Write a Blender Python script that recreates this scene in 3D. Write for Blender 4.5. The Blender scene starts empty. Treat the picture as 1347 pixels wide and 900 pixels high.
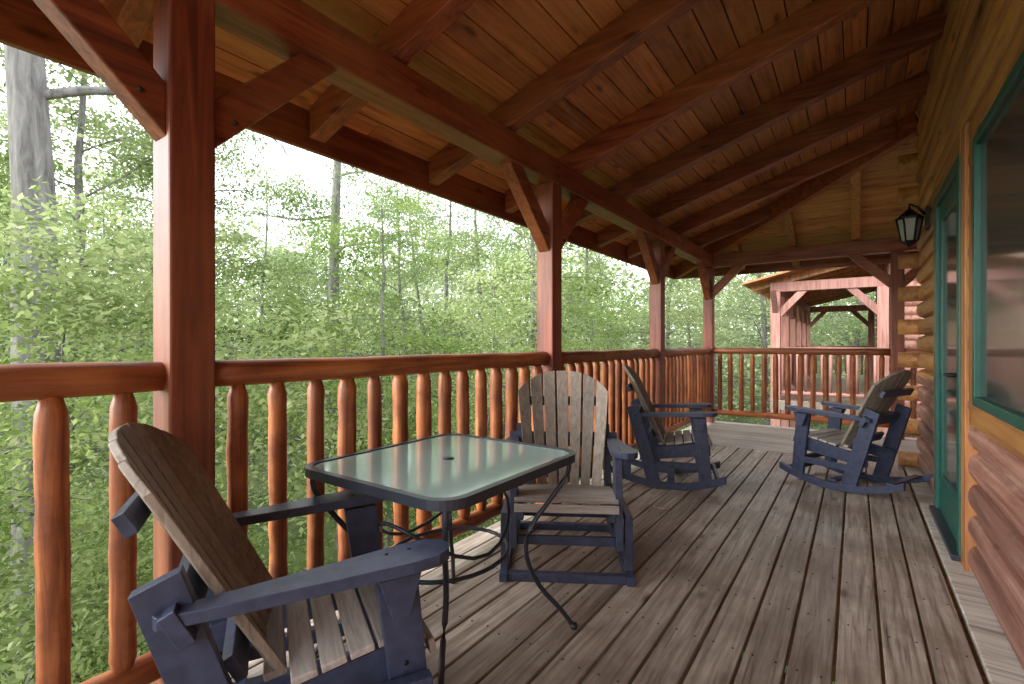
import bpy, math, random
import numpy as np
from mathutils import Vector, Matrix
random.seed(7); rng=np.random.default_rng(7)
scene=bpy.context.scene
col=scene.collection

# ------------------------------------------------------------------ materials
def newmat(name):
    m=bpy.data.materials.new(name); m.use_nodes=True
    nt=m.node_tree; nt.nodes.clear()
    out=nt.nodes.new('ShaderNodeOutputMaterial'); return m,nt,out
def N(nt,t,**k):
    n=nt.nodes.new(t)
    for a,b in k.items():
        if a in n.inputs: n.inputs[a].default_value=b
        else: setattr(n,a,b)
    return n
def ramp(nt,stops):
    r=nt.nodes.new('ShaderNodeValToRGB'); e=r.color_ramp.elements
    while len(e)<len(stops): e.new(0.5)
    for i,(p,c) in enumerate(stops):
        e[i].position=p; e[i].color=(c[0],c[1],c[2],1)
    return r
def wood(name,dark,mid,light,axis=1,rough=.45,across=28,along=1.6,bump=.25,stain=None,stain_amt=.5,coat=0.0,stain_scale=1.3,knots=.8,rrange=0.0):
    m,nt,out=newmat(name); L=nt.links.new
    tc=N(nt,'ShaderNodeTexCoord'); at=N(nt,'ShaderNodeAttribute',attribute_name='var')
    sc=[across]*3; sc[axis]=along
    vm=N(nt,'ShaderNodeVectorMath',operation='MULTIPLY_ADD')
    vm.inputs[1].default_value=sc
    ml=N(nt,'ShaderNodeVectorMath',operation='SCALE'); cmb=N(nt,'ShaderNodeCombineXYZ')
    for i in range(3): L(at.outputs['Fac'],cmb.inputs[i])
    L(cmb.outputs[0],ml.inputs[0]); ml.inputs['Scale'].default_value=37.0
    L(tc.outputs['Object'],vm.inputs[0]); L(ml.outputs[0],vm.inputs[2])
    n1=N(nt,'ShaderNodeTexNoise',Scale=1.0,Detail=4.0,Roughness=.65,Distortion=.6); L(vm.outputs[0],n1.inputs['Vector'])
    r=ramp(nt,[(.28,dark),(.5,mid),(.75,light)]); L(n1.outputs['Fac'],r.inputs[0])
    hv=N(nt,'ShaderNodeHueSaturation'); mr=N(nt,'ShaderNodeMapRange'); mr.inputs['To Min'].default_value=.72; mr.inputs['To Max'].default_value=1.25
    L(at.outputs['Fac'],mr.inputs['Value']); L(mr.outputs[0],hv.inputs['Value']); L(r.outputs[0],hv.inputs['Color'])
    last=hv.outputs[0]
    if stain:
        n2=N(nt,'ShaderNodeTexNoise',Scale=stain_scale,Detail=4.0,Roughness=.65); L(tc.outputs['Object'],n2.inputs['Vector'])
        r2=ramp(nt,[(.42,(0,0,0)),(.68,(1,1,1))]); L(n2.outputs['Fac'],r2.inputs[0])
        mx=N(nt,'ShaderNodeMix',data_type='RGBA'); mu=N(nt,'ShaderNodeMath',operation='MULTIPLY'); mu.inputs[1].default_value=stain_amt
        L(r2.outputs[0],mu.inputs[0]); L(mu.outputs[0],mx.inputs[0]); L(last,mx.inputs[6]); mx.inputs[7].default_value=(*stain,1); last=mx.outputs[2]
    if knots:
        vs=N(nt,'ShaderNodeVectorMath',operation='MULTIPLY'); s2=[7.0]*3; s2[axis]=2.2; vs.inputs[1].default_value=s2
        va=N(nt,'ShaderNodeVectorMath',operation='ADD'); L(tc.outputs['Object'],vs.inputs[0]); L(vs.outputs[0],va.inputs[0]); L(ml.outputs[0],va.inputs[1])
        vo=N(nt,'ShaderNodeTexVoronoi',Scale=1.0); L(va.outputs[0],vo.inputs['Vector'])
        r3=ramp(nt,[(.06,(.25,.2,.2)),(.16,(1,1,1))]); L(vo.outputs['Distance'],r3.inputs[0])
        mk=N(nt,'ShaderNodeMix',data_type='RGBA',blend_type='MULTIPLY'); mk.inputs[0].default_value=knots
        L(last,mk.inputs[6]); L(r3.outputs[0],mk.inputs[7]); last=mk.outputs[2]
    p=N(nt,'ShaderNodeBsdfPrincipled',Roughness=rough); L(last,p.inputs['Base Color'])
    if rrange:
        m2=N(nt,'ShaderNodeMapRange'); m2.inputs['To Min'].default_value=rough-rrange; m2.inputs['To Max'].default_value=rough+rrange
        L(n1.outputs['Fac'],m2.inputs['Value']); L(m2.outputs[0],p.inputs['Roughness'])
    p.inputs['Coat Weight'].default_value=coat; p.inputs['Coat Roughness'].default_value=.25
    b=N(nt,'ShaderNodeBump',Strength=bump,Distance=.004); L(n1.outputs['Fac'],b.inputs['Height']); L(b.outputs[0],p.inputs['Normal'])
    L(p.outputs[0],out.inputs[0]); return m
def plain(name,c,rough=.5,metal=0,noise=.15,nscale=12,ior=1.45,bump=0.1,trans=0):
    m,nt,out=newmat(name); L=nt.links.new
    tc=N(nt,'ShaderNodeTexCoord'); n=N(nt,'ShaderNodeTexNoise',Scale=float(nscale),Detail=4.0); L(tc.outputs['Object'],n.inputs['Vector'])
    r=ramp(nt,[(.3,[x*(1-noise) for x in c]),(.7,[x*(1+noise) for x in c])]); L(n.outputs['Fac'],r.inputs[0])
    p=N(nt,'ShaderNodeBsdfPrincipled',Roughness=rough,Metallic=metal,IOR=ior); L(r.outputs[0],p.inputs['Base Color'])
    p.inputs['Transmission Weight'].default_value=trans
    if bump:
        b=N(nt,'ShaderNodeBump',Strength=bump,Distance=.002); L(n.outputs['Fac'],b.inputs['Height']); L(b.outputs[0],p.inputs['Normal'])
    L(p.outputs[0],out.inputs[0]); return m
def leafmat(name,c1,c2,c3,trans=.5):
    m,nt,out=newmat(name); L=nt.links.new
    at=N(nt,'ShaderNodeAttribute',attribute_name='var'); oi=N(nt,'ShaderNodeObjectInfo')
    r=ramp(nt,[(0,c1),(.5,c2),(1,c3)]); L(at.outputs['Fac'],r.inputs[0])
    hv=N(nt,'ShaderNodeHueSaturation'); mr=N(nt,'ShaderNodeMapRange'); mr.inputs['To Min'].default_value=.72; mr.inputs['To Max'].default_value=1.22
    hv.inputs['Saturation'].default_value=.93
    L(oi.outputs['Random'],mr.inputs['Value']); L(mr.outputs[0],hv.inputs['Value']); L(r.outputs[0],hv.inputs['Color'])
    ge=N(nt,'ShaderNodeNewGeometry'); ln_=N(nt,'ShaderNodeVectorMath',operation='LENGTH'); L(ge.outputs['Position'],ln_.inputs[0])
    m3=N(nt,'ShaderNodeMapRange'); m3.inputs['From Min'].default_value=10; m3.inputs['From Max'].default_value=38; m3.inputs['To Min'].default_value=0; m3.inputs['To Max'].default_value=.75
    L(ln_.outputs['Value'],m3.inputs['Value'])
    mz=N(nt,'ShaderNodeMix',data_type='RGBA'); L(m3.outputs[0],mz.inputs[0]); L(hv.outputs[0],mz.inputs[6]); mz.inputs[7].default_value=(.53,.60,.39,1)  # haze painted into the leaf colour: paler with distance from the origin
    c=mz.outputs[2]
    d=N(nt,'ShaderNodeBsdfDiffuse'); L(c,d.inputs['Color'])
    if trans:
        t=N(nt,'ShaderNodeBsdfTranslucent'); mx=N(nt,'ShaderNodeMixShader'); mx.inputs[0].default_value=trans
        L(c,t.inputs['Color']); L(d.outputs[0],mx.inputs[1]); L(t.outputs[0],mx.inputs[2]); L(mx.outputs[0],out.inputs[0])
    else: L(d.outputs[0],out.inputs[0])
    return m
RD=((.070,.014,.006),(.23,.048,.017),(.40,.11,.038))
def redwood(n,ax,**k): return wood(n,*RD,axis=ax,rough=.5,coat=.08,stain=(.44,.19,.07),stain_amt=.4,**k)
M_redX=redwood('red_stain_wood_x',0); M_redY=redwood('red_stain_wood_y',1)
M_redZ=wood('red_stain_wood_z',(.060,.012,.006),(.20,.040,.016),(.34,.085,.032),axis=2,rough=.5,coat=.08,stain=(.36,.14,.06),stain_amt=.4)
OR=((.10,.026,.009),(.35,.105,.029),(.54,.20,.06))
M_ceilY=wood('ceiling_boards_y',(.16,.043,.015),(.44,.14,.042),(.60,.24,.08),axis=1,rough=.5,stain=(.60,.30,.11),stain_amt=.5)
M_ceilX=wood('ceiling_boards_x',(.20,.075,.024),(.52,.23,.07),(.64,.32,.11),axis=0,rough=.5,stain=(.5,.3,.12),stain_amt=.4)
M_logY=wood('log_rail_y',*OR,axis=1,rough=.52,coat=.06,across=22,bump=.5,stain=(.18,.048,.02),stain_amt=.6,stain_scale=3)
M_logX=wood('log_rail_x',*OR,axis=0,rough=.52,coat=.06,across=22,bump=.5,stain=(.18,.048,.02),stain_amt=.6,stain_scale=3)
M_logZ=wood('log_rail_z',*OR,axis=2,rough=.52,coat=.06,across=34,bump=.6,stain=(.15,.034,.013),stain_amt=.8,stain_scale=6)
DK=((.085,.062,.048),(.35,.285,.235),(.58,.505,.44))
M_deckY=wood('deck_boards_y',*DK,axis=1,rough=.45,across=40,along=1.8,bump=.55,stain=(.18,.122,.088),stain_amt=.7,stain_scale=2.2,rrange=.15)
M_deckX=wood('deck_boards_x',(.20,.16,.14),(.50,.45,.40),(.64,.60,.56),axis=0,rough=.5,across=38,along=1.8,bump=.5,stain=(.34,.28,.22),stain_amt=.5)
M_side=wood('log_siding',(.15,.05,.015),(.44,.19,.052),(.58,.30,.09),axis=1,rough=.55,across=18,along=1.0,bump=.4,stain=(.28,.12,.05),stain_amt=.5,coat=.08)
M_sideLow=wood('log_siding_weathered',(.13,.052,.04),(.31,.14,.10),(.50,.32,.26),axis=1,rough=.65,across=24,along=1.2,bump=.6,stain=(.20,.085,.065),stain_amt=.6,stain_scale=3)
M_trim=wood('casing_wood',(.17,.055,.018),(.45,.185,.055),(.58,.29,.09),axis=2,rough=.5,coat=.1)
M_slatZ=wood('chair_slat_z',(.135,.112,.088),(.235,.195,.155),(.32,.27,.225),axis=2,rough=.6,across=60,along=5,bump=.3,knots=0)
M_slatX=wood('chair_slat_x',(.21,.182,.16),(.33,.29,.26),(.43,.385,.355),axis=0,rough=.55,across=60,along=5,bump=.3,knots=0)
M_navy=plain('slate_blue_plastic_lumber',(.038,.047,.088),rough=.42,noise=.3,nscale=25,bump=.2)
M_metal=plain('dark_metal_paint',(.035,.040,.055),rough=.35,metal=.3)
M_green=plain('green_paint',(.014,.095,.072),rough=.4)
M_black=plain('black_iron',(.012,.012,.014),rough=.4,metal=.5)
M_screw=plain('deck_screw_metal',(.05,.04,.035),rough=.6,metal=.3,bump=0)
M_glassdark=plain('window_glass',(.045,.058,.055),rough=.10,noise=.1,ior=1.55,bump=0)
M_tglass=plain('table_glass',(.42,.60,.56),rough=.10,noise=.05,nscale=3,ior=1.75,bump=0,trans=.35)
M_lglass=plain('lantern_glass',(.30,.30,.27),rough=.15)
M_shingle=plain('roof_shingles',(.06,.055,.05),rough=.9,noise=.5,nscale=30)
M_bark=wood('bark',(.06,.055,.05),(.17,.16,.15),(.30,.285,.27),axis=2,rough=.9,across=12,along=2,bump=1.0,knots=0)
M_ground=plain('forest_floor',(.09,.12,.04),rough=.95,noise=.6,nscale=2.5,bump=.6)
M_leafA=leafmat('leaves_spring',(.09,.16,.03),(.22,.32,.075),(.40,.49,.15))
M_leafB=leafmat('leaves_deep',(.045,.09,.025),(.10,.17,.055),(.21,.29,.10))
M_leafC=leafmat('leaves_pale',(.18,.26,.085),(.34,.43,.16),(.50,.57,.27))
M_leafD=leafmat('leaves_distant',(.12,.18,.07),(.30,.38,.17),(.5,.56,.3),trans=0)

# ------------------------------------------------------------------ mesh builder
class MB:
    def __init__(s): s.v=[];s.f=[];s.m=[];s.a=[];s.mats=[];s.sm=[]
    def mi(s,mat):
        if mat not in s.mats: s.mats.append(mat)
        return s.mats.index(mat)
    def add(s,verts,faces,mat,var=None,smooth=False):
        o=len(s.v); s.v+= [tuple(p) for p in verts]; k=s.mi(mat)
        if var is None: var=random.random()
        for f in faces: s.f.append([o+i for i in f]); s.m.append(k); s.a.append(var); s.sm.append(smooth)
    def box(s,x0,x1,y0,y1,z0,z1,mat,var=None):
        V=[(x,y,z) for z in (z0,z1) for y in (y0,y1) for x in (x0,x1)]
        s.add(V,[(0,2,3,1),(4,5,7,6),(0,1,5,4),(2,6,7,3),(0,4,6,2),(1,3,7,5)],mat,var)
    def hexa(s,b,t,mat,var=None):
        s.add(list(b)+list(t),[(3,2,1,0),(4,5,6,7),(0,1,5,4),(1,2,6,5),(2,3,7,6),(3,0,4,7)],mat,var)
    def beam(s,p0,p1,w,h,mat,up=(0,0,1),var=None,w1=None,h1=None):
        p0=Vector(p0);p1=Vector(p1);d=(p1-p0).normalized();r=d.cross(Vector(up)).normalized();u=r.cross(d)
        w1=w if w1 is None else w1; h1=h if h1 is None else h1
        b=[p0-r*w/2-u*h/2,p0+r*w/2-u*h/2,p0+r*w/2+u*h/2,p0-r*w/2+u*h/2]
        t=[p1-r*w1/2-u*h1/2,p1+r*w1/2-u*h1/2,p1+r*w1/2+u*h1/2,p1-r*w1/2+u*h1/2]
        s.hexa(b,t,mat,var)
    def tube(s,pts,rad,mat,n=10,var=None,smooth=True,sq=1.0):
        pts=[Vector(p) for p in pts]
        if not hasattr(rad,'__len__'): rad=[rad]*len(pts)
        V=[];F=[]
        for i,p in enumerate(pts):
            d=(pts[min(i+1,len(pts)-1)]-pts[max(i-1,0)]).normalized()
            a=Vector((0,0,1)) if abs(d.z)<.9 else Vector((0,1,0))
            r=d.cross(a).normalized();u=r.cross(d)
            for k in range(n):
                t=2*math.pi*k/n; V.append(p+r*math.cos(t)*rad[i]+u*math.sin(t)*rad[i]*sq)
        for i in range(len(pts)-1):
            for k in range(n):
                F.append((i*n+k,i*n+(k+1)%n,(i+1)*n+(k+1)%n,(i+1)*n+k))
        F.append(tuple(reversed(range(n)))); F.append(tuple((len(pts)-1)*n+k for k in range(n)))
        s.add(V,F,mat,var,smooth)
    def poly(s,pts,off,mat,var=None):
        off=Vector(off); A=[Vector(p) for p in pts]; n=len(A); B=[p+off for p in A]
        F=[tuple(reversed(range(n))),tuple(range(n,2*n))]+[(i,(i+1)%n,n+(i+1)%n,n+i) for i in range(n)]
        s.add(A+B,F,mat,var)
    def obj(s,name,parent=None,bevel=0.0):
        me=bpy.data.meshes.new(name); me.from_pydata(s.v,[],s.f)
        for m in s.mats: me.materials.append(m)
        me.polygons.foreach_set('material_index',s.m); me.polygons.foreach_set('use_smooth',s.sm)
        at=me.attributes.new('var','FLOAT','FACE'); at.data.foreach_set('value',s.a)
        import bmesh
        bm=bmesh.new(); bm.from_mesh(me); bmesh.ops.recalc_face_normals(bm,faces=bm.faces); bm.to_mesh(me); bm.free()
        o=bpy.data.objects.new(name,me); col.objects.link(o)
        if parent: o.parent=parent
        if bevel:
            b=o.modifiers.new('bevel','BEVEL'); b.width=bevel; b.segments=2; b.limit_method='ANGLE'; b.angle_limit=math.radians(50)
        return o
def empty(name,loc=(0,0,0),rz=0):
    e=bpy.data.objects.new(name,None); col.objects.link(e); e.location=loc; e.rotation_euler=(0,0,rz); return e

# ------------------------------------------------------------------ constants
PX=-1.84; PS=[.70+2.38*k for k in range(-1,4)]; YF=PS[-1]; WX=.50; WY=6.10; SL=.32; EV=-2.5
HB=2.36; HT=2.54; RH=.17
YB=-2.1
def zr(x): return HT+SL*(x-PX)
hipk=(WY-YF)/(WX-PX)
def hipY(x): return YF+(x-PX)*hipk
def hipX(y): return PX+(y-YF)/hipk
YE=hipY(EV)
def zf(y): return zr(hipX(y))

cabin=empty('log_cabin')
# ---- posts
b=MB(); w=.138
postpos=[(PX,y) for y in PS]+[(.43,YF),(2.9,YF),(5.3,YF)]
NP=len(PS)
for (x,y) in postpos:
    b.box(x-w/2,x+w/2,y-w/2,y+w/2,-3.6,HB,M_redZ)
b.obj('posts',cabin,.008)
# ---- header beams
b=MB(); hw=.15
b.box(PX-hw/2,PX+hw/2,YB,YF+hw/2,HB,HT,M_redY,.45)
b.box(PX+hw/2,5.6,YF-hw/2,YF+hw/2,HB,HT,M_redX,.6)
for (x,y) in postpos[:NP]:
    for sg in (-1,1):
        if y>YF-.1 and sg>0: continue
        pl=[(y+sg*(w/2-.002),1.86),(y+sg*.56,HB),(y+sg*.40,HB),(y+sg*(w/2-.002),2.03)]
        b.poly([(x-.045,p[0],p[1]) for p in pl],(.09,0,0),M_redY)
for (x,y) in postpos[NP-1:]:
    for sg in (-1,1):
        if x==PX and sg<0: continue
        pl=[(x+sg*(w/2-.002),1.90),(x+sg*.52,HB),(x+sg*.37,HB),(x+sg*(w/2-.002),2.06)]
        b.poly([(p[0],y-.045,p[1]) for p in pl],(0,.09,0),M_redX)
b.obj('header_beams',cabin,.006)
b=MB()
for (x,y) in postpos[:NP]:
    for zz in (2.41,2.48): b.tube([(x+hw/2-.002,y,zz),(x+hw/2+.006,y,zz)],.013,M_screw,8)
    for sg in (-1,1): b.tube([(x+.044,y+sg*.14,1.98),(x+.051,y+sg*.14,1.98)],.009,M_screw,8)
b.obj('bolts',cabin)
# ---- rafters
b=MB(); rw=.095
ys=[1.6+.92*k for k in range(-4,7)]
def rafter_x(y,x0,x1,mat):
    V0=[(x0,y-rw/2,zr(x0)),(x0,y+rw/2,zr(x0)),(x0,y+rw/2,zr(x0)+RH),(x0,y-rw/2,zr(x0)+RH)]
    V1=[(x1,y-rw/2,zr(x1)),(x1,y+rw/2,zr(x1)),(x1,y+rw/2,zr(x1)+RH),(x1,y-rw/2,zr(x1)+RH)]
    b.hexa(V0,V1,mat)
for y in ys:
    x1=WX+.02
    if y>WY: x1=hipX(y)-.03
    rafter_x(y,EV+.03,x1,M_redX)
for x in [-1.45,-.72,.0,.72,1.45,2.2,2.95,3.7,4.5,5.3]:
    y1=hipY(x)+.03 if x<WX else WY-.02
    y0=YE-.03
    b.hexa([(x-rw/2,y0,zf(y0)),(x+rw/2,y0,zf(y0)),(x+rw/2,y0,zf(y0)+RH),(x-rw/2,y0,zf(y0)+RH)],
           [(x-rw/2,y1,zf(y1)),(x+rw/2,y1,zf(y1)),(x+rw/2,y1,zf(y1)+RH),(x-rw/2,y1,zf(y1)+RH)],M_trim)
b.beam((EV,YE,zr(EV)+.06),(WX,WY,zr(WX)+.06),.09,.22,M_redX,var=.8)
b.obj('rafters',cabin,.005)
# ---- roof decking boards
b=MB(); x=EV; bw=.135; gap=.008; T=.03
while x<WX-.01:
    xa=x+gap/2; xb=min(x+bw-gap/2,WX)
    za,zb=zr(xa)+RH+.002,zr(xb)+RH+.002
    cuts=[YB]+sorted(random.uniform(-1,5.5) for _ in range(2))
    for i,c in enumerate(cuts):
        e=cuts[i+1]-.003 if i+1<len(cuts) else None
        ea,eb=(e,e) if e else (hipY(xa),hipY(xb))
        b.hexa([(xa,c,za),(xb,c,zb),(xb,eb,zb),(xa,ea,za)],[(xa,c,za+T),(xb,c,zb+T),(xb,eb,zb+T),(xa,ea,za+T)],M_ceilY)
    x+=bw
y=YE
while y>WY+.01:
    ya=y-gap/2; yb=max(y-bw+gap/2,WY)
    za,zb=zf(ya)+RH+.002,zf(yb)+RH+.002
    b.hexa([(hipX(ya),ya,za),(hipX(yb),yb,zb),(6,yb,zb),(6,ya,za)],[(hipX(ya),ya,za+T),(hipX(yb),yb,zb+T),(6,yb,zb+T),(6,ya,za+T)],M_ceilX)
    y-=bw
b.obj('roof_decking',cabin)
b=MB()
def sheet(pts,mat): b.add(pts+[(p[0],p[1],p[2]+.03) for p in pts],[(3,2,1,0),(4,5,6,7),(0,1,5,4),(1,2,6,5),(2,3,7,6),(3,0,4,7)],mat)
z1=RH+.04
sheet([(EV-.04,YB,zr(EV-.04)+z1),(WX+3,YB,zr(WX+3)+z1),(WX+3,hipY(WX),zr(WX+3)+z1),(EV-.04,hipY(EV-.04),zr(EV-.04)+z1)],M_shingle)
sheet([(EV-.04,YE+.04,zf(YE+.04)+z1),(6,YE+.04,zf(YE+.04)+z1),(6,WY-.02,zf(WY-.02)+z1),(WX,WY-.02,zf(WY-.02)+z1)],M_shingle)
b.obj('shingle_roof',cabin)
b=MB(); zb=zr(EV)-.04
b.box(EV-.035,EV,YB,YE+.035,zb,zb+.25,M_redY,.1)
b.box(EV,6,YE,YE+.035,zb,zb+.25,M_redX,.2)
b.obj('fascia',cabin,.004)

# ---- log siding wall with openings
DOOR=(3.58,4.60,0.0,2.24); WIN=(1.85,3.24,.90,2.20)
b=MB(); ch=.16; nr=8; y0,y1=YB,WY
zs=[];z=0.0
while z<3.45: zs.append(z); z+=ch/nr
f=lambda t: WX+.045-.065*(max(0,1-(2*t-1)**2)**.5)**.8
for i,z in enumerate(zs):
    za,zb=z,z+ch/nr; t0=(i%nr)/nr; t1=t0+1/nr
    xa,xb=f(t0),f(min(t1,1)); course=i//nr
    cuts=[(y0,y1)]
    for O in (DOOR,WIN):
        if O[2]<(za+zb)/2<O[3]:
            nc=[]
            for s_ in cuts:
                if s_[0]<O[0]<s_[1]: nc+=[(s_[0],O[0]),(O[1],s_[1])]
                else: nc.append(s_)
            cuts=nc
    random.seed(100+course); v=random.random()
    for c in cuts:
        b.add([(xa,c[0],za),(xa,c[1],za),(xb,c[1],zb),(xb,c[0],zb)],[(0,1,2,3)],M_sideLow if z<.9 else M_side,v,True)
    ya,yb=WY+(WX-xa),WY+(WX-xb)
    b.add([(xa,ya,za),(8,ya,za),(8,yb,zb),(xb,yb,zb)],[(0,1,2,3)],M_sideLow if z<.9 else M_side,v,True)
b.obj('log_siding_wall',cabin)
random.seed(11)
b=MB()
for k in range(20):
    z=.08+k*.16
    if k%2: b.tube([(WX+.07,WY-.35,z),(WX+.07,WY+.14,z)],.074,M_side,12)
    else: b.tube([(WX-.16,WY-.03,z),(WX+.3,WY-.03,z)],.074,M_side,12)
b.obj('corner_log_ends',cabin)
b=MB(); b.box(WX+.12,8,YB,WY-.1,-3.6,3.4,M_sideLow); b.box(WX+.06,WX+.12,YB,WY-.1,-3.6,-.05,M_sideLow); b.obj('cabin_body',cabin)
b=MB(); cx0=WX-.032
for O,cw,bot in ((DOOR,.12,False),(WIN,.10,True)):
    b.box(cx0,WX+.05,O[0]-cw,O[0],O[2]-(cw if bot else 0),O[3]+cw,M_trim)
    b.box(cx0,WX+.05,O[1],O[1]+cw,O[2]-(cw if bot else 0),O[3]+cw,M_trim)
    b.box(cx0-.004,WX+.05,O[0],O[1],O[3],O[3]+cw+.003,M_side)
    if bot: b.box(cx0-.004,WX+.05,O[0],O[1],O[2]-cw-.003,O[2],M_side)
b.obj('casings',cabin,.005)
# door
b=MB(); O=DOOR; g=.075; dx=WX-.02
b.box(dx-.02,WX+.09,O[0],O[0]+g,.04,O[3],M_green); b.box(dx-.02,WX+.09,O[1]-g,O[1],.04,O[3],M_green)
b.box(dx-.02,WX+.09,O[0]+g,O[1]-g,O[3]-g,O[3],M_green); b.box(dx-.05,WX+.09,O[0],O[1],.007,.04,M_metal)
ya,yb=O[0]+g,O[1]-g
b.box(dx,dx+.04,ya,ya+.11,.04,O[3]-g,M_green); b.box(dx,dx+.04,yb-.11,yb,.04,O[3]-g,M_green)
b.box(dx,dx+.04,ya+.11,yb-.11,.04,.30,M_green); b.box(dx,dx+.04,ya+.11,yb-.11,O[3]-g-.13,O[3]-g,M_green)
b.box(dx+.012,dx+.022,ya+.11,yb-.11,.30,O[3]-g-.13,M_glassdark)
b.tube([(dx,ya+.05,1.02),(dx-.05,ya+.05,1.02)],.012,M_black,8); b.tube([(dx-.05,ya+.04,1.02),(dx-.05,ya+.15,1.02)],.01,M_black,8)
b.obj('green_glass_door',cabin,.004)
# window
b=MB(); O=WIN; g=.045
b.box(WX-.035,WX+.09,O[0],O[0]+g,O[2],O[3],M_green); b.box(WX-.035,WX+.09,O[1]-g,O[1],O[2],O[3],M_green)
b.box(WX-.035,WX+.09,O[0]+g,O[1]-g,O[3]-g,O[3],M_green); b.box(WX-.035,WX+.09,O[0]+g,O[1]-g,O[2],O[2]+g,M_green)
mid=(O[0]+O[1])/2-.2
b.box(WX-.025,WX+.06,mid-.02,mid+.02,O[2]+g,O[3]-g,M_green)
b.box(WX-.012,WX-.004,O[0]+g,mid-.02,O[2]+g,O[3]-g,M_glassdark); b.box(WX-.012,WX-.004,mid+.02,O[1]-g,O[2]+g,O[3]-g,M_glassdark)
b.obj('green_window',cabin,.003)

# ------------------------------------------------------------------ deck
deck=empty('wooden_deck')
b=MB(); sc_=MB(); p=.147; x=-1.97; 
while x<WX-.13:
    cuts=[YB]+sorted(random.uniform(-1,5) for _ in range(random.choice([0,1,1])))+[WY]
    for i in range(len(cuts)-1):
        dz=random.uniform(-.0015,.0015)
        b.box(x,min(x+p-.012,WX-.1),cuts[i],cuts[i+1]-.006,-.035+dz,dz,M_deckY)
    for k in range(18):
        yy=YB+.12+k*.45
        for q in (.028,.108):
            xx=x+q+random.uniform(-.006,.006); y2=yy+random.uniform(-.01,.01)
            if xx<WX-.12: sc_.tube([(xx,y2,-.002),(xx,y2,.0022)],.0038,M_screw,6)
    x+=p
b.box(WX-.108,WX+.05,YB,WY,-.035,.006,M_deckX,.9)
b.obj('boards',deck,.004); sc_.obj('screws',deck)
b=MB(); y=WY+.004
while y<YF+.12:
    b.box(-1.97,1.9,y,y+p-.011,-.035,0,M_deckX); b.box(1.906,6,y,y+p-.011,-.035,0,M_deckX); y+=p
b.obj('cross_boards',deck,.004)
b=MB(); b.box(-2.0,-1.96,YB,YF+.14,-.3,-.04,M_redY); b.box(-1.96,6,YF+.10,YF+.14,-.3,-.04,M_redX)
for k in range(22): b.box(-1.955,WX,YB+.1+k*.45,YB+.14+k*.45,-.25,-.04,M_redX)
b.obj('joists',deck)

# ------------------------------------------------------------------ railings
rail=empty('log_railing')
def wob(p0,p1,r,n=10,j=.004):
    pts=[];rd=[]
    for i in range(n+1):
        t=i/n; q=Vector(p0).lerp(Vector(p1),t)+Vector([random.uniform(-j,j) for _ in range(3)]); pts.append(q); rd.append(r*random.uniform(.95,1.05))
    return pts,rd
def baluster(b,x,y,z0=.17,z1=1.07,r=.037,mat=None):
    n=14; pts=[];rd=[]; rr=r*random.uniform(.88,1.12)
    lean=(random.uniform(-.006,.006),random.uniform(-.008,.008))
    for i in range(n+1):
        t=i/n; k=1.0
        if t<.07: k=.5+.5*(t/.07)
        if t>.93: k=.5+.5*((1-t)/.07)
        pts.append((x+lean[0]*t+random.uniform(-.0015,.0015),y+lean[1]*t+random.uniform(-.0015,.0015),z0+(z1-z0)*t)); rd.append(rr*k*random.uniform(.95,1.05))
    b.tube(pts,rd,mat or M_logZ,12)
b=MB(); bb=MB()
for i in range(len(PS)-1):
    ya,yb=PS[i]+w/2-.01,PS[i+1]-w/2+.01
    pts,rd=wob((PX,ya,1.092),(PX,yb,1.092),.049,14); b.tube(pts,rd,M_logY,16)
    pts,rd=wob((PX,ya,.165),(PX,yb,.165),.045,14); b.tube(pts,rd,M_logY,14)
    for k in range(14): baluster(bb,PX,PS[i]+.17+k*.157)
xs=[p_[0] for p_ in postpos[NP:]]; xs=[PX]+xs
for i in range(len(xs)-1):
    xa,xb=xs[i]+w/2-.01,xs[i+1]-w/2+.01
    pts,rd=wob((xa,YF,1.092),(xb,YF,1.092),.047); b.tube(pts,rd,M_logX,14)
    pts,rd=wob((xa,YF,.165),(xb,YF,.165),.045); b.tube(pts,rd,M_logX,14)
    n=14; L_=xb-xa
    for k in range(n): baluster(bb,xa+.1+k*(L_-.2)/(n-1),YF,r=.032)
b.obj('rails',rail); bb.obj('balusters',rail)

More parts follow.
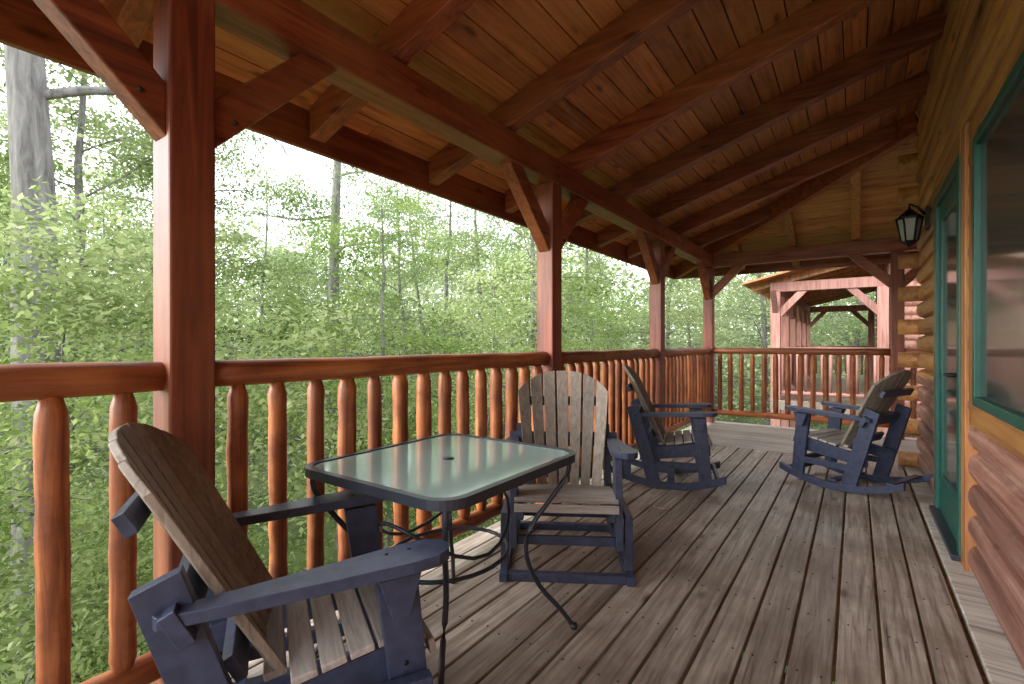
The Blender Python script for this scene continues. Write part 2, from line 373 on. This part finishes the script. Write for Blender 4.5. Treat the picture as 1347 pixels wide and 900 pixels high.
# ------------------------------------------------------------------ chairs
def chair(name,loc,ang,kind,recd=25):
    e=empty(name,(loc[0],loc[1],0),ang)
    fr=MB(); sl=MB()
    n=7; rec=math.radians(recd); LB=.73; base=Vector((0,-.07,.345)); up=Vector((0,-math.sin(rec),math.cos(rec))); fw=Vector((0,math.cos(rec),math.sin(rec)))
    for i in range(n):
        u0=(i-n/2)/(n/2); u1=(i+1-n/2)/(n/2)
        def P(u,l,edge):
            half=.215+.085*(l/LB)**.8
            return base+up*l+Vector((u*half+edge*.0055,0,0))+fw*(.045*u*u)
        bot=[P(u0,0,1),P(u1,0,-1)]
        arch=lambda u: LB-.15*abs(u)**2.4
        side_r=[P(u1,arch(u1)*t,-1) for t in (.35,.7)]
        tops=[P(u0+(u1-u0)*t,arch(u0+(u1-u0)*t),(1-2*t)) for t in (1,.75,.5,.25,0)]
        side_l=[P(u0,arch(u0)*t,1) for t in (.7,.35)]
        sl.poly(bot+side_r+tops+side_l,fw*-.02,M_slatZ)
    for l,hh in ((.10,.07),(.54,.055)):
        c=base+up*l-fw*.037; hw_=.22+.06*l
        fr.beam(c+Vector((-hw_,0,0)),c+Vector((hw_,0,0)),.028,hh,M_navy,up=up)
    c=base+up*.30-fw*.047
    fr.beam(c+Vector((-.33,0,0)),c+Vector((.33,0,0)),.034,.085,M_navy,up=up)
    path=[(.325,.335),(.315,.380),(.25,.398),(.18,.392),(.11,.380),(.04,.367),(-.03,.355),(-.09,.345)]
    for (a,b2) in zip(path[:-1],path[1:]):
        p0=Vector((0,a[0],a[1]));p1=Vector((0,b2[0],b2[1]));d=(p1-p0); nrm=Vector((0,-d.z,d.y)).normalized()
        if nrm.z<0: nrm=-nrm
        q0=p0+d*.06;q1=p1-d*.06; hx_=.265 if a[0]>.0 else .20
        sl.poly([q0+Vector((-hx_,0,0)),q0+Vector((hx_,0,0)),q1+Vector((hx_,0,0)),q1+Vector((-hx_,0,0))],nrm*.02,M_slatX)
    for s in (-1,1):
        X=s*.235
        fr.poly([(X-.016,.315,.29),(X-.016,.312,.368),(X-.016,.25,.394),(X-.016,-.1,.332),(X-.016,-.24,.31),(X-.016,-.24,.22)],(.032,0,0),M_navy)
        ax=s*.30
        out=[(-.29,-.02),(-.30,0),(-.29,.02),(-.15,.038),(.08,.056),(.25,.066),(.32,.060),(.355,.035),(.365,0),(.355,-.035),(.32,-.060),(.25,-.066),(.08,-.048),(-.15,-.03)]
        arm=[(ax+o[1],o[0],.60+.05*(o[0]+.1)) for o in out]
        fr.poly(arm,(0,0,.03),M_navy)
        zb=.055 if kind=='rock' else .15
        X=s*.270
        fr.poly([(X-.018,.17,.60),(X-.018,.28,.605),(X-.018,.325,zb),(X-.018,.23,zb)],(.036,0,0),M_navy)
        fr.poly([(s*.290 ,.17,.60),(s*.290,.28,.605),(s*.290,.25,.50),(s*.290,.205,.50)],(s*.045,0,0),M_navy)
        fr.poly([(X-.018,-.345,.66),(X-.018,-.25,.70),(X-.018,-.07,zb),(X-.018,-.18,zb)],(.036,0,0),M_navy)
        if kind=='rock':
            R=1.15; P1=[];P2=[]
            for k in range(17):
                y=-.50+k*(.93/16); z=R-math.sqrt(R*R-(y)**2); P1.append((X-.02,y,z)); P2.append((X-.02,y,z+.055))
            for k in range(16):
                a0,a1,b0,b1=P1[k],P1[k+1],P2[k],P2[k+1]; o=.04
                fr.add([a0,a1,b1,b0]+[(q[0]+o,q[1],q[2]) for q in (a0,a1,b1,b0)],[(0,1,2,3),(7,6,5,4),(0,4,5,1),(3,2,6,7)]+([(0,3,7,4)] if k==0 else [])+([(1,5,6,2)] if k==15 else []),M_navy,.5)
            fr.beam((X,-.16,.20),(X,.28,.20),.03,.05,M_navy)
        else:
            Xo=s*.318
            fr.box(Xo-.02,Xo+.02,-.38,.38,0,.045,M_navy)
            fr.box(X-.0175,X+.0175,-.20,.325,.152,.20,M_navy)
            for yy in (-.25,.28):
                fr.beam((Xo,yy,.04),(Xo,yy,.285),.04,.05,M_navy,up=(0,1,0))
            fr.box(Xo-.018,Xo+.018,-.28,.31,.285,.325,M_navy)
            for yy in (-.2,.22): fr.beam((s*.294,yy,.31),(s*.294,yy-.02,.17),.006,.02,M_black,up=(0,1,0))
        for (yy,zz) in ((.27,.5),(.235,.56),(.27,.35)):
            fr.tube([(X+s*.017,yy-.02,zz),(X+s*.022,yy-.02,zz)],.007,M_black,8)
        for yy in (.20,.26): fr.tube([(ax-s*.02,yy,.628+.05*(yy+.1)),(ax-s*.02,yy,.6325+.05*(yy+.1))],.006,M_black,8)
    if kind=='rock':
        fr.box(-.25,.25,.36,.385,.065,.12,M_navy); fr.box(-.25,.25,-.42,-.37,.12,.135,M_navy); fr.box(-.25,.25,-.02,.04,.055,.075,M_navy)
        fr.box(-.25,.25,.265,.29,.17,.22,M_navy)
    else:
        fr.box(-.298,.298,.325,.365,.0,.042,M_navy); fr.box(-.298,.298,-.365,-.325,0,.042,M_navy)
        fr.box(-.25,.25,.26,.285,.155,.20,M_navy); fr.box(-.25,.25,-.16,-.135,.155,.20,M_navy)
    fr.obj('frame',e,.005); sl.obj('slats',e,.0035); return e
chair('glider_chair',(-1.35,.81),math.radians(-28),'glide',28)
chair('glider_chair',(-1.37,2.46),math.radians(180+31),'glide',21)
chair('rocking_chair',(-1.33,4.28),math.radians(-73),'rock')
chair('rocking_chair',(-.05,5.05),math.radians(66),'rock',27)

# ------------------------------------------------------------------ table
tb=empty('patio_table',(-1.31,1.42,0))
hx,hy,r=.38,.42,.10
def rr(hx,hy,r,z,n=8):
    P=[]
    for (cx,cy,a0) in ((hx-r,hy-r,0),(-hx+r,hy-r,90),(-hx+r,-hy+r,180),(hx-r,-hy+r,270)):
        for k in range(n+1):
            a=math.radians(a0+90*k/n); P.append((cx+r*math.cos(a),cy+r*math.sin(a),z))
    return P
b=MB(); b.poly(rr(hx-.02,hy-.02,r-.015,.738),(0,0,.008),M_tglass); b.obj('glass_top',tb)
b=MB(); o1=rr(hx,hy,r,.718);o2=rr(hx,hy,r,.75);i1=rr(hx-.025,hy-.025,r-.02,.718);i2=rr(hx-.025,hy-.025,r-.02,.75);n=len(o1)
F=[]
for k in range(n):
    j=(k+1)%n; F+=[(k,j,n+j,n+k),(2*n+j,2*n+k,3*n+k,3*n+j),(n+k,n+j,3*n+j,3*n+k),(j,k,2*n+k,2*n+j)]
b.add(o1+o2+i1+i2,F,M_metal)
for sx in (-1,1):
    for sy in (-1,1):
        tx,ty=sx*(hx-.05),sy*(hy-.05)
        pts=[(tx,ty,.725),(tx,ty,.66),(tx-sx*.05,ty-sy*.05,.56),(tx-sx*.11,ty-sy*.12,.44),(tx-sx*.12,ty-sy*.13,.33),(tx-sx*.09,ty-sy*.08,.2),(tx-sx*.03,ty-sy*.01,.09),(tx+sx*.0,ty+sy*.03,.02),(tx+sx*.01,ty+sy*.035,.0)]
        q=[]
        for i in range(len(pts)-1):
            a=Vector(pts[max(i-1,0)]);c=Vector(pts[i]);d=Vector(pts[i+1]);e2=Vector(pts[min(i+2,len(pts)-1)])
            for t in (0,.33,.66):
                q.append(.5*((2*c)+(-a+d)*t+(2*a-5*c+4*d-e2)*t*t+(-a+3*c-3*d+e2)*t**3))
        q.append(Vector(pts[-1]))
        b.tube(q,.010,M_metal,10); b.tube([(q[-1].x,q[-1].y,.0),(q[-1].x,q[-1].y,.02)],.015,M_metal,10)
R=[(.22*math.cos(t*math.pi/16),.26*math.sin(t*math.pi/16),.38) for t in range(33)]
b.tube(R,.008,M_metal,8)
for sx in (-1,1):
    pts=[(sx*.2*math.cos(a),.3*math.sin(a),.42+.16*math.sin(a)**2) for a in [math.pi*(k/12-.5) for k in range(13)]]
    b.tube(pts,.007,M_metal,8)
b.tube([(0,0,.747),(0,0,.750)],.022,M_metal,14)
b.box(-hx+.03,hx-.03,-.012,.012,.70,.715,M_metal)
b.obj('metal_frame',tb)

# ------------------------------------------------------------------ lantern
ln=empty('wall_lantern',(.36,5.13,2.14))
b=MB()
b.box(.10,.125,-.05,.05,-.02,.16,M_black)
pts=[(.10,0,.10),(.05,0,.17),(.0,0,.20),(0,0,.16)]; b.tube(pts,.010,M_black,8)
def hexring(r,z): return [(r*math.cos(k*math.pi/3),r*math.sin(k*math.pi/3),z) for k in range(6)]
def frus(r0,z0,r1,z1_,mat): b.add(hexring(r0,z0)+hexring(r1,z1_),[(k,(k+1)%6,6+(k+1)%6,6+k) for k in range(6)]+[(5,4,3,2,1,0),(6,7,8,9,10,11)],mat)
frus(.085,.09,.02,.155,M_black); frus(.092,.075,.092,.09,M_black); frus(.045,-.115,.055,-.10,M_black); frus(.01,-.15,.045,-.115,M_black)
frus(.05,-.099,.078,.074,M_lglass)
for k in range(6):
    c,s=math.cos(k*math.pi/3),math.sin(k*math.pi/3); b.tube([(.054*c,.054*s,-.10),(.084*c,.084*s,.078)],.007,M_black,6)
b.obj('lantern_body',ln)

# ------------------------------------------------------------------ neighbouring cabin porch
M_pink=wood('weathered_red_wood',(.25,.09,.07),(.40,.19,.15),(.53,.32,.26),axis=2,rough=.7,knots=0)
nb=empty('log_cabin')
b=MB(); nx0=-1.40; Y0,Y1=11.8,20.2
for k in range(6):
    y=Y0+k*(Y1-Y0)/5
    b.box(nx0-.09,nx0+.09,y-.09,y+.09,-3.6,2.3,M_pink)
    for sg in (-1,1):
        b.poly([(nx0-.05,y+sg*.09,1.85),(nx0-.05,y+sg*.5,2.3),(nx0-.05,y+sg*.35,2.3),(nx0-.05,y+sg*.09,2.0)],(.1,0,0),M_pink)
for y in (Y0,Y1):
    b.box(.34,.52,y-.09,y+.09,-3.6,2.3,M_pink)
    b.box(nx0-.1,.6,y-.08,y+.08,2.3,2.5,M_pink)
    for sx,x in ((1,nx0+.09),(-1,.34)):
        b.poly([(x,y-.05,1.75),(x+sx*.5,y-.05,2.3),(x+sx*.32,y-.05,2.3),(x,y-.05,1.95)],(0,.1,0),M_pink)
b.box(nx0-.08,nx0+.08,Y0+.08,Y1-.08,2.3,2.5,M_pink)
b.obj('posts',nb,.006)
b=MB()
b.box(nx0-.1,.6,Y0-.1,Y1+.1,-.2,0,M_deckY)
for k in range(14): b.beam((nx0-.5,Y0+.2+k*.6,2.42),(.62,Y0+.2+k*.6,3.0),.08,.14,M_trim)
b.add([(nx0-.6,Y0-.4,2.46),(.62,Y0-.4,3.09),(.62,Y1+.4,3.09),(nx0-.6,Y1+.4,2.46),(nx0-.6,Y0-.4,2.50),(.62,Y0-.4,3.13),(.62,Y1+.4,3.13),(nx0-.6,Y1+.4,2.50)],[(3,2,1,0),(4,5,6,7),(0,1,5,4),(1,2,6,5),(2,3,7,6),(3,0,4,7)],M_ceilY)
b.obj('deck_and_roof',nb)
b=MB()
for k in range(22):
    z=-.5+.16*k
    b.tube([(.62,Y0,z+.08),(.62,Y1,z+.08)],.088,M_sideLow,10); b.tube([(.55,Y0+.05,z+.08),(7,Y0+.05,z+.08)],.088,M_sideLow,10)
b.box(.65,7,Y0+.1,Y1,-3.6,3.2,M_sideLow)
b.poly([(.1,Y0-.4,3.0),(7.3,Y0-.4,3.0),(3.7,Y0-.4,5.4)],(0,Y1-Y0+.8,0),M_shingle)
b.obj('log_wall',nb)
b=MB()
for (pa,pb_) in (((nx0,Y0,1.08),(nx0,Y1,1.08)),((nx0,Y0,.16),(nx0,Y1,.16)),((nx0,Y0,1.08),(.43,Y0,1.08)),((nx0,Y0,.16),(.43,Y0,.16)),((nx0,Y1,1.08),(.43,Y1,1.08))):
    b.tube([pa,pb_],.045,M_pink,10)
for k in range(50): b.tube([(nx0,Y0+.1+k*.166,.16),(nx0,Y0+.1+k*.166,1.06)],.03,M_pink,8)
for k in range(12): 
    for y in (Y0,Y1): b.tube([(nx0+.12+k*.145,y,.16),(nx0+.12+k*.145,y,1.06)],.03,M_pink,8)
b.obj('railing',nb)

# ------------------------------------------------------------------ ground
def gz(x,y):
    s=-3.0
    d=np.clip((-x-3)/30,0,2)
    return s-1.5*d+.25*np.sin(x*.5+y*.3)+.2*np.sin(y*.7-x*.2)+np.clip((np.hypot(x,y)-40)/60,0,5)*1.5
n=121; gx=np.linspace(-1,1,n); gx=np.sign(gx)*np.abs(gx)**2.2*400
X,Y=np.meshgrid(gx,gx,indexing='ij'); Z=gz(X,Y)
V=np.stack([X,Y,Z],-1).reshape(-1,3)
F=[(i*n+j,(i+1)*n+j,(i+1)*n+j+1,i*n+j+1) for i in range(n-1) for j in range(n-1)]
me=bpy.data.meshes.new('ground'); me.from_pydata(V.tolist(),[],F); me.materials.append(M_ground)
me.polygons.foreach_set('use_smooth',[True]*len(F)); g=bpy.data.objects.new('ground',me); col.objects.link(g)

# ------------------------------------------------------------------ trees
def arrmesh(name,V,F,mi,var,mats):
    me=bpy.data.meshes.new(name); nv=len(V); nf=len(F)
    me.vertices.add(nv); me.vertices.foreach_set('co',np.asarray(V,dtype=np.float32).ravel())
    me.loops.add(nf*4); me.loops.foreach_set('vertex_index',np.asarray(F,dtype=np.int32).ravel())
    me.polygons.add(nf); me.polygons.foreach_set('loop_start',np.arange(0,nf*4,4,dtype=np.int32))
    me.polygons.foreach_set('material_index',np.asarray(mi,dtype=np.int32))
    for m in mats: me.materials.append(m)
    me.update(calc_edges=True)
    a=me.attributes.new('var','FLOAT','FACE'); a.data.foreach_set('value',np.asarray(var,dtype=np.float32)); 
    me.validate(); return me
def leafquads(C,size,asp=.5,flat=.6):
    n=len(C)
    nrm=rng.normal(size=(n,3)); nrm[:,2]=np.abs(nrm[:,2])+flat; nrm/=np.linalg.norm(nrm,axis=1)[:,None]
    a=rng.normal(size=(n,3)); d=a-(a*nrm).sum(1)[:,None]*nrm; d/=np.linalg.norm(d,axis=1)[:,None]
    s=np.cross(nrm,d); L=(size*rng.uniform(.6,1.3,n))[:,None]
    V=np.stack([C-d*L*.5,C+s*L*asp*.5-nrm*L*.06,C+d*L*.5-nrm*L*.1,C-s*L*asp*.5-nrm*L*.06],1).reshape(-1,3)
    return V,np.arange(n*4).reshape(n,4)
class TR:
    def __init__(s): s.V=[];s.F=[];s.M=[];s.A=[];s.o=0
    def add(s,V,F,m,a):
        s.V.append(V);s.F.append(np.asarray(F)+s.o);s.M.append(np.full(len(F),m));s.A.append(a if hasattr(a,'__len__') else np.full(len(F),a));s.o+=len(V)
    def limb(s,P,R,n=7):
        P=np.asarray(P,float);V=[]
        for i,p in enumerate(P):
            d=P[min(i+1,len(P)-1)]-P[max(i-1,0)]; d/=np.linalg.norm(d)+1e-9
            a=np.array([0,0,1.]) if abs(d[2])<.85 else np.array([0,1.,0]); r=np.cross(d,a); r/=np.linalg.norm(r); u=np.cross(r,d)
            for k in range(n):
                t=2*np.pi*k/n; V.append(p+(r*np.cos(t)+u*np.sin(t))*R[i])
        F=[(i*n+k,i*n+(k+1)%n,(i+1)*n+(k+1)%n,(i+1)*n+k) for i in range(len(P)-1) for k in range(n)]
        s.add(np.array(V),F,0,.5)
    def mesh(s,name,mats): return arrmesh(name,np.concatenate(s.V),np.concatenate(s.F),np.concatenate(s.M),np.concatenate(s.A),mats)
def maketree(name,H,tr,spread,nl,nclump,perclump,leafsize,leafm,low=.15,csz=.45,n_tr=9,wob=.1):
    T=TR(); k=12
    t=np.linspace(0,1,k); wx=np.cumsum(rng.normal(0,wob,k))*H/14; wy=np.cumsum(rng.normal(0,wob,k))*H/14; wx-=wx[0];wy-=wy[0]
    P=np.stack([wx,wy,t*H-.3],1); R=tr*(1-.85*t)*(1+.5*np.exp(-t*18)); T.limb(P,R,n_tr)
    tips=[]
    for i in range(nl):
        f=low+(1-low)*(i+rng.random())/nl; f=min(f,.97); b0=np.array([np.interp(f,t,P[:,j]) for j in range(3)])
        az=rng.uniform(0,2*np.pi); Lb=spread*(1.15-.75*f)*rng.uniform(.6,1.2); el=rng.uniform(.0,.7)
        d=np.array([np.cos(az)*np.cos(el),np.sin(az)*np.cos(el),np.sin(el)]); pts=[b0]
        for q in range(6):
            d=d+rng.normal(0,.16,3)+np.array([0,0,-.03]); d/=np.linalg.norm(d); pts.append(pts[-1]+d*Lb/6)
        r0=np.interp(f,t,R)*.36; T.limb(pts,r0*np.linspace(1,.15,7),5)
        for q in (3,4,5,6): tips.append(pts[q])
        for q in (2,3,4,5):
            d2=d+rng.normal(0,.7,3); d2/=np.linalg.norm(d2); e=pts[q]+d2*Lb*.3; T.limb([pts[q],(pts[q]+e)/2+rng.normal(0,.04,3),e],[r0*.3,r0*.2,r0*.08],4); tips.append(e)
    tips=np.array(tips); sel=tips[rng.integers(0,len(tips),nclump)]+rng.normal(0,.25,(nclump,3))
    Cs=[];A=[]
    for c in sel:
        m=int(perclump*rng.uniform(.5,1.5)); sz=csz*rng.uniform(.6,1.4)
        q=rng.normal(size=(m,3))*np.array([sz,sz,sz*.4]); Cs.append(c+q); A.append(np.clip(rng.normal(.5,.13,m)+rng.normal(0,.22),0,1))
    C=np.concatenate(Cs);A=np.concatenate(A); V,F=leafquads(C,leafsize); T.add(V,F,1,A)
    return T.mesh(name,[M_bark,leafm])
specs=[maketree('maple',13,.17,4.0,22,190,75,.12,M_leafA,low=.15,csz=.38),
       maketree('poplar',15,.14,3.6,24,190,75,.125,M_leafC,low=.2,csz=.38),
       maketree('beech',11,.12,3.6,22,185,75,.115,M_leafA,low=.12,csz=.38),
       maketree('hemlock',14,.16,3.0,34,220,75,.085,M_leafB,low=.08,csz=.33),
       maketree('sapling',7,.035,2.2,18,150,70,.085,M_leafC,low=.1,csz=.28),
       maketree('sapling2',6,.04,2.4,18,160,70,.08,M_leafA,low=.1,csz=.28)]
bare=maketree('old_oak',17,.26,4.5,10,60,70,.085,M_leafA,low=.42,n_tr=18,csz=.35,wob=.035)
names=['maple_tree','poplar_tree','beech_tree','hemlock_tree','sapling_tree','sapling_tree']
def put(me,name,x,y,s=1,rz=None,sz=None):
    o=bpy.data.objects.new(name,me); col.objects.link(o); o.location=(x,y,float(gz(np.float64(x),np.float64(y)))); o.scale=(s,s,sz or s*random.uniform(.9,1.1)); o.rotation_euler=(random.uniform(-.03,.03),random.uniform(-.03,.03),random.uniform(0,6.28) if rz is None else rz); return o
put(bare,'oak_tree',-7.3,1.46,1.0,4.0,1.0)
put(bare,'oak_tree',-14,9.5,1.0,2.6)
put(specs[4],'sapling_tree',-4.9,2.2,.85); put(specs[5],'sapling_tree',-5.4,3.9,.9); put(specs[4],'sapling_tree',-5.4,6.4,.9)
put(specs[5],'sapling_tree',-5.2,.3,.85); put(specs[5],'sapling_tree',-4.2,9.6,.9); put(specs[4],'sapling_tree',-3.8,13.5,.9)
put(specs[4],'sapling_tree',-6.0,.9,.8)
placed=[]
tries=0
while len(placed)<58 and tries<8000:
    tries+=1
    ang=math.radians(random.uniform(-6,98)); d=7.5+24*random.random()**.8
    x=-d*math.sin(ang); y=d*math.cos(ang)
    if x>-6.5 and y<12: continue
    if x>-4.2 and y<24: continue
    if any((x-a)**2+(y-c)**2<(1.9+d*.045)**2 for a,c in placed): continue
    placed.append((x,y)); k=random.choices(range(6),[3,3,3,1.4,1.5,1.5])[0]
    put(specs[k],names[k],x,y,random.uniform(.7,.95))
for (x,y) in [(3,27),(6,30),(0,30),(1.5,34),(-2,27)]:
    k=random.choice([0,1,2]); put(specs[k],names[k],x,y,1)
Cs=[];A=[]
for _ in range(480):
    ang=math.radians(random.uniform(-30,112)); d=random.uniform(31,60); x=-d*math.sin(ang); y=d*math.cos(ang)
    g0=float(gz(np.float64(x),np.float64(y))); H=random.uniform(6,13.5)*(1+ (d-31)/70); tone=random.gauss(0,.15)
    for _k in range(13):
        h=random.random()**.8; rad=2.2*(1.15-h*.8)
        c=np.array([x,y,g0+.3+h*H])+np.append(rng.normal(size=2)*rad*.6,0); m=36
        Cs.append(c+rng.normal(size=(m,3))*np.array([.9,.9,.45])); A.append(np.clip(rng.normal(.5,.15,m)+tone+rng.normal(0,.15),0,1))
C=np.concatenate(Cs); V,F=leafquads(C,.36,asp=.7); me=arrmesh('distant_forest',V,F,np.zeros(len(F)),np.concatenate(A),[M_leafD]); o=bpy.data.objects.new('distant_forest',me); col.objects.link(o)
def bushmass(name,pts,mat,ls):
    C=[];A=[]
    for (x,y,s) in pts:
        z=float(gz(np.float64(x),np.float64(y))); nc=12
        for _ in range(nc):
            c=np.array([x,y,z+.5*s])+rng.normal(size=3)*np.array([.6,.6,.45])*s; m=90
            C.append(c+rng.normal(size=(m,3))*np.array([.28,.28,.14])*s); A.append(np.clip(rng.normal(.5,.2,m)+rng.normal(0,.15),0,1))
    C=np.concatenate(C);V,F=leafquads(C,ls); me=arrmesh(name,V,F,np.zeros(len(F)),np.concatenate(A),[mat]); o=bpy.data.objects.new(name,me); col.objects.link(o)
pt=[]
for _ in range(90):
    ang=math.radians(random.uniform(0,100)); d=random.uniform(3.8,16); x=-d*math.sin(ang);y=d*math.cos(ang)
    if x>-3.7: continue
    pt.append((x,y,random.uniform(.8,1.6)))
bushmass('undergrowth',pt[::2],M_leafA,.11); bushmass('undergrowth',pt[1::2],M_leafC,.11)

# ------------------------------------------------------------------ light
world=bpy.data.worlds.new("World"); scene.world=world; world.use_nodes=True
nt=world.node_tree; bg=nt.nodes['Background']
sky=nt.nodes.new('ShaderNodeTexSky'); sky.sky_type='NISHITA'; sky.sun_disc=False
sel=math.radians(32); az=math.radians(222)   # from behind the camera, open-side
sky.sun_elevation=sel; sky.sun_rotation=az
hs=nt.nodes.new('ShaderNodeHueSaturation'); hs.inputs['Saturation'].default_value=.22
nt.links.new(sky.outputs[0],hs.inputs['Color']); nt.links.new(hs.outputs[0],bg.inputs[0]); bg.inputs[1].default_value=.95
sd=bpy.data.lights.new('sun','SUN'); sd.energy=3.3; sd.angle=math.radians(50); sd.color=(1,.95,.87)
so=bpy.data.objects.new('sun',sd); col.objects.link(so)
dirv=Vector((math.sin(az)*math.cos(sel),math.cos(az)*math.cos(sel),math.sin(sel)))
so.rotation_euler=dirv.to_track_quat('Z','Y').to_euler()
scene.view_settings.view_transform='Standard'; scene.view_settings.look='None'; scene.view_settings.exposure=0
cd=bpy.data.cameras.new('camera'); cam=bpy.data.objects.new('camera',cd); col.objects.link(cam)
cd.sensor_width=36; cd.lens=640/1347*36; cd.clip_end=2000; cd.clip_start=.05; cd.shift_y=2/1347
cam.location=(0,0,1.2); cam.rotation_euler=(math.radians(90),0,math.atan(452/640))
scene.camera=cam
